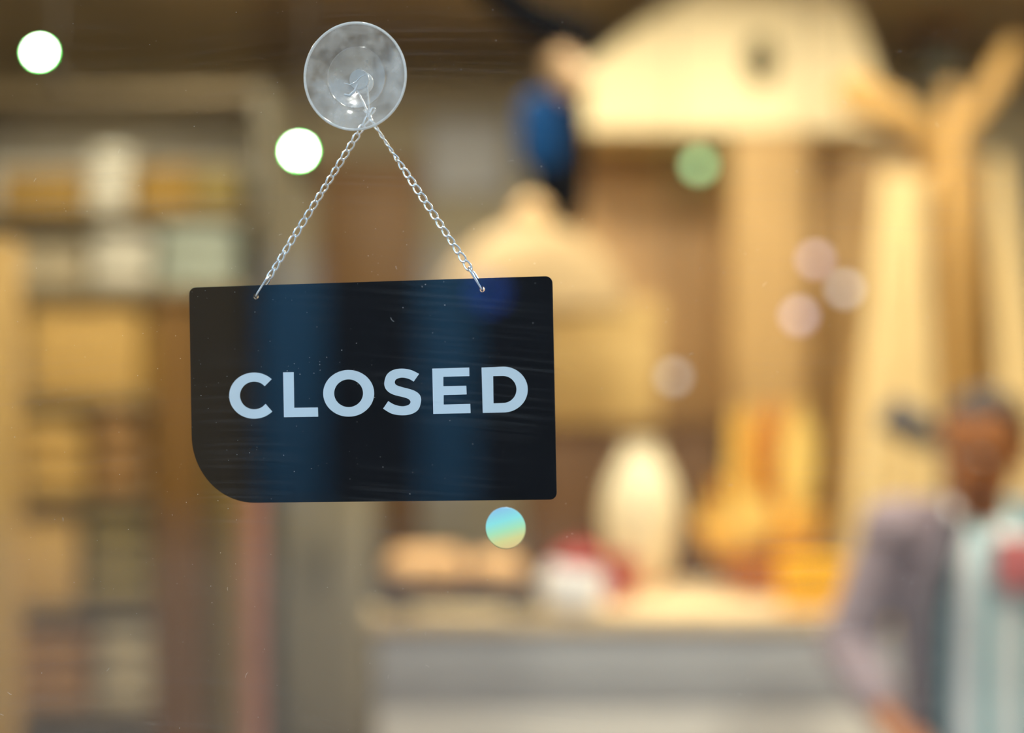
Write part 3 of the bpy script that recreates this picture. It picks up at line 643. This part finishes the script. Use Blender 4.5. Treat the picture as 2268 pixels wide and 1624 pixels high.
def drape(pts_top, pts_bot, folds, amp, name='cloth', m='drape_cream', y0=0.0, ybot=-.2):
    bm = bm_new(); nu, nv = 60, 24; g = []
    for i in range(nu+1):
        col_ = []; q = i/nu
        a = Vector(pts_top[0]).lerp(Vector(pts_top[1]), q); b = Vector(pts_bot[0]).lerp(Vector(pts_bot[1]), q)
        for j_ in range(nv+1):
            s_ = j_/nv; p = a.lerp(b, s_); p.y += (y0+(ybot-y0)*s_)+amp*(.25+.75*s_)*math.sin(q*folds*2*PI+.6*math.sin(3*s_))
            col_.append(bm.verts.new(p))
        g.append(col_)
    for i in range(nu):
        for j_ in range(nv): bm.faces.new((g[i][j_], g[i+1][j_], g[i+1][j_+1], g[i][j_+1]))
    r = bmesh.ops.extrude_face_region(bm, geom=list(bm.faces))
    for q in r['geom']:
        if isinstance(q, bmesh.types.BMVert): q.co.y += .004
    return obj(name, bm, m, tp, 1.2)
def fl(u): return lt(u, 0).x
drape((lt(1942, 385), lt(2035, 395)), ((fl(1785), 0, .02), (fl(2085), 0, .02)), 4, .035, y0=-.06, ybot=-.22)
drape((lt(2185, 350), lt(2215, 345)), ((fl(2200), 0, .02), (fl(2420), 0, .02)), 3, .03, y0=-.03, ybot=-.22)
mat('drape_gold', S(176, 136, 76), 0.8, 0.08, 6)
drape((lt(2050, 330), lt(2185, 335)), ((fl(1960), 0, .02), (fl(2330), 0, .02)), 4, .02, y0=.10, ybot=.14, m='drape_gold')
# pendant above the teepee
p = at(2072, 130, 5.9); t = thing('pendant_lamp', 'dark narrow pendant with a rust-coloured cap above the teepee', 'lamp', p); k = 5.9/FPX
mat('rust', S(150, 86, 40), .6, .1); mat('olive_grey', S(84, 80, 62), .6, .1)
bm = bm_new(); lathe(bm, [(0, -100*k), (22*k, -96*k), (38*k, -40*k), (40*k, 20*k), (30*k, 60*k), (0, 62*k)], 28); obj('lamp_body', bm, 'olive_grey', t)
bm = bm_new(); lathe(bm, [(0, 120*k), (14*k, 118*k), (60*k, 80*k), (64*k, 58*k), (0, 58*k)], 28); obj('cap', bm, 'rust', t)
bm = bm_new(); tube(bm, [(0, 0, 110*k), (0, 0, HC-p.z)], .006, 8); obj('cord', bm, 'black_paint', t)
# small grey desk lamp standing on the counter behind the person
D = 3.95; k = D/FPX; q0 = at(2075, 0, D); t = thing('desk_lamp', 'small blue-grey desk lamp head beside the face of the person', 'lamp', (q0.x, D, CT))
mat('slate', S(78, 80, 90), .7, .1)
def ld_(u, v): q = at(u, v, D); return Vector((q.x-q0.x, 0, q.z-CT))
bm = bm_new(); lathe(bm, [(0, 0), (.07, 0), (.07, .012), (.02, .02), (0, .02)], 32); obj('base', bm, 'slate', t)
bm = bm_new(); tube(bm, [(0, 0, .015), (.02, 0, .2), ld_(2100, 1010), ld_(2060, 975)], .011, 10); obj('arm', bm, 'slate', t)
bm = bm_new(); tube(bm, [ld_(2066, 985), ld_(2050, 968), ld_(2010, 938), ld_(1968, 915)], [.02, .042, .05, .052], 24); obj('lamp_head', bm, 'slate', t)

# ------------------------------------------------------------------ left shelving with goods
mat('shelf_grey', S(216, 208, 190), 0.7, 0.05, 6)
mat('shelf_brown', S(118, 102, 76), 0.6, 0.12, 10, stretch=(.12, 1, 1))
mat('shelf_dark', S(88, 80, 62), 0.7, 0.1, 8)
mat('basket_amber', S(146, 112, 42), 0.8, 0.2, 22)
mat('basket_gold', S(194, 156, 88), 0.8, 0.15, 22)
mat('olive', S(130, 112, 58), 0.8, 0.15, 12)
mat('cloth_pale', S(206, 200, 182), 0.9, 0.06, 8)
mat('cloth_teal', S(166, 174, 160), 0.9, 0.06, 8)
mat('cloth_brown', S(152, 114, 70), 0.9, 0.1, 8)
mat('cloth_peach', S(206, 146, 94), 0.9, 0.1, 8)
mat('cloth_grey', S(172, 158, 130), 0.9, 0.08, 8)
D = 4.9; k = D/FPX; X0, X1 = xat(-130, D), xat(575, D); DP = .38
sh = thing('shelving_unit', 'tall open shelving unit with amber baskets along the left', 'shelf', ((X0+X1)/2, D+DP/2, 0)); hx = (X1-X0)/2
bm = bm_new(); box(bm, -hx, hx, DP/2-.012, DP/2, 0, at(0, 190, D).z); obj('back_panel', bm, 'shelf_grey', sh)
for s in (-1, 1):
    bm = bm_new(); box(bm, s*hx-.013, s*hx+.013, -DP/2, DP/2, 0, at(0, 190, D).z, .003); obj('side_panel', bm, 'shelf_dark', sh)
SV = [200, 466, 640, 880, 1105, 1345, 1580]; sz_ = []
for v in SV:
    z = at(0, v, D).z; sz_.append(z); bm = bm_new(); box(bm, -hx+.013, hx-.013, -DP/2, DP/2-.012, z-.028, z, .003); obj('shelf_board', bm, 'shelf_brown', sh)
bm = bm_new(); box(bm, -hx+.013, hx-.013, -DP/2+.02, DP/2-.012, 0, .06); obj('plinth', bm, 'shelf_brown', sh)
def basket(u0, u1, v0, row, m, label, name='basket', cat='basket'):
    z = sz_[row]; x0, x1 = xat(u0, D), xat(u1, D); hh = at(0, v0, D+.05).z-z; cx_ = (x0+x1)/2; w2 = (x1-x0)/2
    t = thing(name, label, cat, (cx_, D+.17, z), 0, 'goods on the left shelving')
    def wall(xa, xb, ya, yb):
        b = bm_new(); box(b, xa, xb, ya, yb, .0, hh, .006); return b
    for a_ in ((-w2, w2, -.13, -.118), (-w2, w2, .118, .13), (-w2, -w2+.012, -.118, .118), (w2-.012, w2, -.118, .118)):
        obj('side', wall(*a_), m, t)
    b = bm_new(); box(b, -w2+.012, w2-.012, -.118, .118, 0, .012); obj('bottom', b, m, t)
    b = bm_new(); tube(b, [(-w2, -.13, hh), (w2, -.13, hh), (w2, .13, hh), (-w2, .13, hh)], .009, 8, closed=True); obj('rim', b, m, t)
def folded(u0, u1, v0, row, m, label, n_=3):
    z = sz_[row]; x0, x1 = xat(u0, D), xat(u1, D); hh = (at(0, v0, D+.05).z-z)/n_; w2 = (x1-x0)/2
    t = thing('folded_cloths', label, 'folded cloth', ((x0+x1)/2, D+.16, z), 0, 'folded cloths on the left shelving')
    for i in range(n_):
        j_ = random.uniform(-.008, .008); b = bm_new(); box(b, -w2+j_, w2+j_, -.14, .14, hh*i, hh*(i+1)-.001, hh*.38, 3); obj('folded_layer', b, m, t)
basket(-10, 180, 385, 1, 'basket_amber', 'amber basket on the upper shelf at the far left')
basket(290, 420, 375, 1, 'basket_amber', 'amber basket on the upper shelf right of the pale cloths')
basket(428, 515, 378, 1, 'olive', 'olive basket at the right end of the upper shelf')
folded(190, 282, 330, 1, 'cloth_pale', 'tall pale folded cloth pile between the amber baskets', 4)
folded(20, 180, 545, 2, 'cloth_grey', 'low grey folded cloths on the second shelf', 2)
folded(190, 330, 520, 2, 'cloth_pale', 'pale folded cloths in the middle of the second shelf', 2)
folded(345, 520, 500, 2, 'cloth_teal', 'grey-teal folded cloths at the right of the second shelf', 3)
basket(55, 300, 690, 3, 'basket_gold', 'wide golden basket on the third shelf')
folded(-60, 40, 560, 2, 'cloth_peach', 'peach cloths at the left edge of the second shelf', 2)
basket(310, 420, 720, 3, 'basket_amber', 'small amber basket beside the wide golden basket')
folded(40, 180, 930, 4, 'basket_gold', 'golden folded cloths on the fourth shelf', 3)
folded(195, 300, 910, 4, 'cloth_brown', 'dark brown folded cloths on the fourth shelf', 3)
basket(30, 160, 1150, 5, 'basket_gold', 'golden basket on the fifth shelf')
folded(175, 320, 1130, 5, 'olive', 'olive folded cloths on the fifth shelf', 3)
folded(20, 190, 1400, 6, 'cloth_brown', 'rust brown folded cloths on the lowest shelf in view', 3)
folded(200, 330, 1390, 6, 'cloth_grey', 'grey folded cloths on the lowest shelf in view', 3)

# ------------------------------------------------------------------ brown plinth, red fabric roll, grey cabinet
mat('plinth_brown', S(116, 78, 20), 0.5, 0.16, 10, stretch=WOODY); mat('plinth_olive', S(100, 78, 26), 0.5, 0.16, 10, stretch=WOODY)
D = 3.05; k = D/FPX; t = thing('display_plinth', 'tall brown wooden display plinth left of the sign', 'plinth', (xat(425, D), D+.1, 0))
top = at(0, 650, D).z
bm = bm_new(); box(bm, -85*k, 20*k, -.1, .1, .04, top-.02, .004); obj('board', bm, 'plinth_brown', t)
bm = bm_new(); box(bm, 22*k, 75*k, -.09, .1, .04, top-.02, .004); obj('board', bm, 'plinth_olive', t)
bm = bm_new(); box(bm, -90*k, 80*k, -.11, .11, top-.02, top, .004); obj('top', bm, 'plinth_brown', t)
bm = bm_new(); box(bm, -80*k, 70*k, -.09, .09, 0, .04); obj('foot', bm, 'dark_metal', t)
mat('dusty_red', S(164, 114, 94), .85, .1, 8)
D = 3.36; k = D/FPX; t = thing('fabric_roll', 'dusty red fabric roll standing beside the brown plinth', 'fabric', (xat(543, D), D+.02, 0)); top = at(0, 1085, D).z
bm = bm_new(); n_ = 90; pr = []
for i in range(n_):
    a = i*.21; r = .012+.0011*i*.32; pr.append((r*math.cos(a), r*math.sin(a)))
va = [(bm.verts.new((x, y, .0)), bm.verts.new((x, y, top))) for x, y in pr]
for a, b in zip(va, va[1:]): bm.faces.new((a[0], b[0], b[1], a[1]))
obj('fabric', bm, 'dusty_red', t, 1.0)
bm = bm_new(); lathe(bm, [(.011, 0), (.011, top+.02), (.008, top+.02), (.008, 0), (.011, 0)], 20); obj('core', bm, 'terracotta', t)
mat('cabinet_grey', S(152, 142, 120), .6, .05, 6)
D = 5.2; k = D/FPX; t = thing('cabinet', 'grey-beige cabinet beneath the sign left of the counter', 'cabinet', (xat(700, D), D+.32, 0)); top = at(0, 1000, D).z; hw = 118*k
bm = bm_new(); box(bm, -hw, hw, -.18, .2, .05, top-.03); obj('carcass', bm, 'cabinet_grey', t)
bm = bm_new(); box(bm, -hw-.01, hw+.01, -.21, .2, top-.03, top, .004); obj('top', bm, 'cabinet_grey', t)
bm = bm_new(); box(bm, -hw+.02, hw-.02, -.15, .18, 0, .05); obj('plinth', bm, 'dark_metal', t)
for s in (-1, 1):
    bm = bm_new(); box(bm, min(0, s*hw)+.004, max(0, s*hw)-.004, -.2, -.18, .07, top-.05, .004); dr = obj('door', bm, 'cabinet_grey', t)
    bm = bm_new(); tube(bm, [(s*.03, -.2, top*.55), (s*.03, -.225, top*.55), (s*.03, -.225, top*.7), (s*.03, -.2, top*.7)], .005, 8); obj('handle', bm, 'dark_metal', dr)

# ------------------------------------------------------------------ person at the right, seated on a stool
mat('skin', S(160, 98, 48), 0.5, 0.08, 20); mat('hair', S(46, 30, 22), 0.6, 0.2, 40)
mat('cardigan', S(142, 126, 134), 0.9, 0.08, 30); mat('trousers', S(70, 72, 84), 0.9, 0.08, 30); mat('eye_white', (.8, .8, .78), .3); mat('shoe', S(40, 34, 32), .5)
PX, PY = 1.03, 3.12
person = thing('person', 'person in a grey cardigan over a pale striped shirt seated at the right', 'person', (PX, PY, 0))
HD = Vector((-.015, -.05, 1.315)); HR = Matrix.Rotation(math.radians(-42), 4, 'Z') @ Matrix.Rotation(math.radians(14), 4, 'X')
def hp(x, y, z): return HD+(HR @ Vector((x, y, z)))
def solid(bm, vox, name, m, parent, sm=6):
    me = bpy.data.meshes.new(name); bm.to_mesh(me); bm.free(); o = bpy.data.objects.new(name, me); COL.objects.link(o)
    md = o.modifiers.new('r', 'REMESH'); md.mode = 'VOXEL'; md.voxel_size = vox
    ms = o.modifiers.new('s', 'SMOOTH'); ms.factor = .5; ms.iterations = sm
    dg = bpy.context.evaluated_depsgraph_get(); me2 = bpy.data.meshes.new_from_object(o.evaluated_get(dg)); o.modifiers.clear(); o.data = me2; bpy.data.meshes.remove(me); me2.name = name
    for p in me2.polygons: p.use_smooth = True
    me2.materials.clear(); me2.materials.append(MATS[m]); o.parent = parent
    return o
SHL, SHR = Vector((-.19, 0, 1.135)), Vector((.19, .03, 1.135))       # viewer's left / right shoulder
ELL, ELR = Vector((-.295, .0, .885)), Vector((.30, .0, .88))
WRL, WRR = Vector((-.255, -.20, .765)), Vector((.20, -.22, .765))
HIPL, HIPR = Vector((-.10, 0, .60)), Vector((.10, 0, .60)); KNL, KNR = Vector((-.16, -.42, .60)), Vector((.17, -.42, .60)); ANL, ANR = Vector((-.15, -.36, .10)), Vector((.16, -.38, .10))
def torso(bm, g=0.0):
    prof = ((.56, .14, .10), (.62, .165, .12), (.70, .155, .112), (.80, .15, .108), (.90, .158, .112), (1.0, .17, .116), (1.07, .172, .11), (1.13, .15, .088), (1.165, .09, .06))
    M_ = Matrix.Translation((0, .01, 0)) @ Matrix.Diagonal((1, .7, 1, 1))
    lathe(bm, [(0, prof[0][0]-.04-g)]+[(rx+g, z) for z, rx, ry in prof]+[(0, 1.19+g)], 32, M_)
    limb(bm, SHL, SHR, .058+g, .058+g)
def hand(bm, w, d, thumb_side):
    d = Vector(d).normalized(); side = d.cross(Vector((0, 0, 1))).normalized()*thumb_side; up = side.cross(d).normalized()
    if up.z < 0: up = -up
    limb(bm, w, w+d*.045, .024, .026); c = w+d*.055
    for q in (-.022, -.007, .008, .022): limb(bm, w+d*.02+side*q*.6, c+d*.03+side*q, .015, .0115)
    for q, ln in ((-.027, .055), (-.009, .068), (.009, .074), (.026, .066)):
        a = c+d*.03+side*q; b = a+d*ln*.5-up*.004; e = b+d*ln*.38-up*.022
        limb(bm, a, b, .0105, .0095, 3); limb(bm, b, e, .0095, .008, 3)
    a = w+d*.02+side*.026; b = a+d*.03+side*.026-up*.006; e = b+d*.03+side*.006-up*.01
    limb(bm, a, b, .0135, .0115, 3); limb(bm, b, e, .0115, .009, 3)
bm = bm_new(); torso(bm)
limb(bm, SHL, ELL, .05, .04); limb(bm, SHR, ELR, .05, .04); limb(bm, ELL, WRL, .04, .027); limb(bm, ELR, WRR, .04, .027)
hand(bm, WRL, (.35, -.8, -.35), -1); hand(bm, WRR, (-.4, -.8, -.3), 1)
limb(bm, HIPL, KNL, .085, .06); limb(bm, HIPR, KNR, .085, .06); limb(bm, KNL, ANL, .056, .038); limb(bm, KNR, ANR, .056, .038)
for an in (ANL, ANR): limb(bm, an+Vector((0, .02, -.05)), an+Vector((0, -.15, -.06)), .038, .032)
limb(bm, (0, .02, 1.10), HD+Vector((.0, .02, -.07)), .06, .052)
ball(bm, hp(0, .012, .03), (.082, .096, .096), HR, 28); ball(bm, hp(0, -.022, -.035), (.066, .07, .082), HR, 24); ball(bm, hp(0, -.05, -.088), (.026, .026, .022), HR, 14)
limb(bm, hp(0, -.082, .012), hp(0, -.104, -.026), .009, .015); ball(bm, hp(0, -.084, -.058), (.026, .012, .008), HR, 14); ball(bm, hp(0, -.082, -.07), (.022, .012, .008), HR, 14)
limb(bm, hp(-.045, -.074, .034), hp(.045, -.074, .034), .010, .010)
for s in (-1, 1): ball(bm, hp(s*.084, .012, -.012), (.010, .02, .032), HR, 12)
solid(bm, .006, 'body', 'skin', person, 4)
for s in (-1, 1):
    bm = bm_new(); ball(bm, hp(s*.031, -.078, .012), (.0125, .008, .0058), HR, 14); obj('eye', bm, 'eye_white', person)
    bm = bm_new(); ball(bm, hp(s*.031, -.0842, .012), (.0046, .003, .0046), HR, 12); obj('iris', bm, 'hair', person)
    bm = bm_new(); limb(bm, hp(s*.016, -.086, .036), hp(s*.046, -.078, .036), .005, .004, 3); obj('eyebrow', bm, 'hair', person)
bm = bm_new(); ball(bm, hp(0, .02, .036), (.091, .106, .102), HR, 36)
inv = HR.inverted()
dead = [f for f in bm.faces if (lambda q: q.y < -.005 and q.z < .095 or (q.z < .03 and q.y < .05) or q.z < -.05)(inv @ (f.calc_center_median()-HD))]
bmesh.ops.delete(bm, geom=dead, context='FACES'); r = bmesh.ops.extrude_face_region(bm, geom=list(bm.faces))
for g in r['geom']:
    if isinstance(g, bmesh.types.BMVert): g.co += (HD-g.co).normalized()*.012
obj('hair', bm, 'hair', person, 1.2)
# striped shirt: vertical stripes printed on cloth
m = bpy.data.materials.new('striped_shirt'); MATS['striped_shirt'] = m; m.use_nodes = True; nt = m.node_tree; b = nt.nodes['Principled BSDF']; b.inputs['Roughness'].default_value = .85; L = nt.links.new
tc = nt.nodes.new('ShaderNodeTexCoord'); sp_ = nt.nodes.new('ShaderNodeSeparateXYZ'); L(tc.outputs['Object'], sp_.inputs[0])
wv = nt.nodes.new('ShaderNodeMath'); wv.operation = 'MULTIPLY'; wv.inputs[1].default_value = 2*PI/.085; L(sp_.outputs['X'], wv.inputs[0])
sn = nt.nodes.new('ShaderNodeMath'); sn.operation = 'SINE'; L(wv.outputs[0], sn.inputs[0])
cr = nt.nodes.new('ShaderNodeValToRGB'); cr.color_ramp.interpolation = 'LINEAR'; cr.color_ramp.elements[0].position = .45; cr.color_ramp.elements[1].position = .55
cr.color_ramp.elements[0].color = (*S(146, 194, 200), 1); cr.color_ramp.elements[1].color = (*S(252, 253, 255), 1)
mr = nt.nodes.new('ShaderNodeMapRange'); mr.inputs[1].default_value = -1; L(sn.outputs[0], mr.inputs[0]); L(mr.outputs[0], cr.inputs[0]); L(cr.outputs[0], b.inputs['Base Color'])
bm = bm_new(); torso(bm, .010); solid(bm, .009, 'shirt', 'striped_shirt', person, 5)
mat('red_print', S(206, 112, 112), .8)
bm = bm_new(); torso(bm, .022)
limb(bm, SHL, ELL, .066, .06); limb(bm, SHR, ELR, .066, .06); limb(bm, ELL, ELL.lerp(WRL, .72), .06, .045); limb(bm, ELR, ELR.lerp(WRR, .72), .06, .045)
cg = solid(bm, .009, 'cardigan', 'cardigan', person, 5)
bm = bmesh.new(); bm.from_mesh(cg.data)
def openf(c): 
    wd = .07+.09*max(0, min(1, (1.17-c.z)/.12)) if c.z > .9 else .16-.02*(.9-c.z)
    return (c.y < -.03 and abs(c.x-.02) < wd and c.z > .5) or (c.z > 1.165 and abs(c.x) < .085 and c.y < .09) 
dead = [f for f in bm.faces if openf(f.calc_center_median())]
bmesh.ops.delete(bm, geom=dead, context='FACES'); bm.to_mesh(cg.data); bm.free()
md = cg.modifiers.new('thickness', 'SOLIDIFY'); md.thickness = .006; md.offset = -1
bm = bm_new(); limb(bm, HIPL, KNL, .098, .072); limb(bm, HIPR, KNR, .098, .072); limb(bm, KNL, KNL.lerp(ANL, .9), .07, .055); limb(bm, KNR, KNR.lerp(ANR, .9), .07, .055); ball(bm, (0, .01, .60), (.19, .145, .1), seg=24)
solid(bm, .009, 'trousers', 'trousers', person, 5)
for an in (ANL, ANR):
    bm = bm_new(); limb(bm, an+Vector((0, .025, -.05)), an+Vector((0, -.16, -.06)), .046, .04); limb(bm, an+Vector((0, .02, -.03)), an+Vector((0, .02, .0)), .046, .044); solid(bm, .007, 'shoe', 'shoe', person, 4)
# a red patch and a scarf end on the shirt front
bm = bm_new(); box(bm, -.01, .13, -.134, -.112, 1.03, 1.14, .006); obj('red_patch', bm, 'red_print', person)
mat('lapel', S(74, 72, 78), .9, .1)
bm = bm_new(); n_ = 0; pl = [(-.075, -.075, 1.165), (-.115, -.118, 1.08), (-.142, -.118, .98), (-.146, -.112, .84), (-.14, -.112, .70), (-.14, -.12, .60)]
for a, b in zip(pl, pl[1:]): limb(bm, a, b, .02, .02, 4)
solid(bm, .007, 'lapel', 'lapel', person, 4)
stl = thing('stool', 'round wooden stool under the seated person', 'stool', (PX, PY+.01, 0))
bm = bm_new(); lathe(bm, [(0, .455), (.17, .455), (.18, .465), (.18, .485), (.17, .495), (0, .495)], 36); obj('seat', bm, 'brown_wood', stl)
for a in (45, 135, 225, 315):
    q = math.radians(a); bm = bm_new(); tube(bm, [(.12*math.cos(q), .12*math.sin(q), .456), (.2*math.cos(q), .2*math.sin(q), 0)], [.018, .014], 12); obj('leg', bm, 'brown_wood', stl)

# faint lamps need no light sampling of their own
for m in bpy.data.materials:
    if m.name.startswith('glow') or m.name in ('lens_warm', 'lens_bright', 'green_fringe'): m.cycles.emission_sampling = 'NONE'
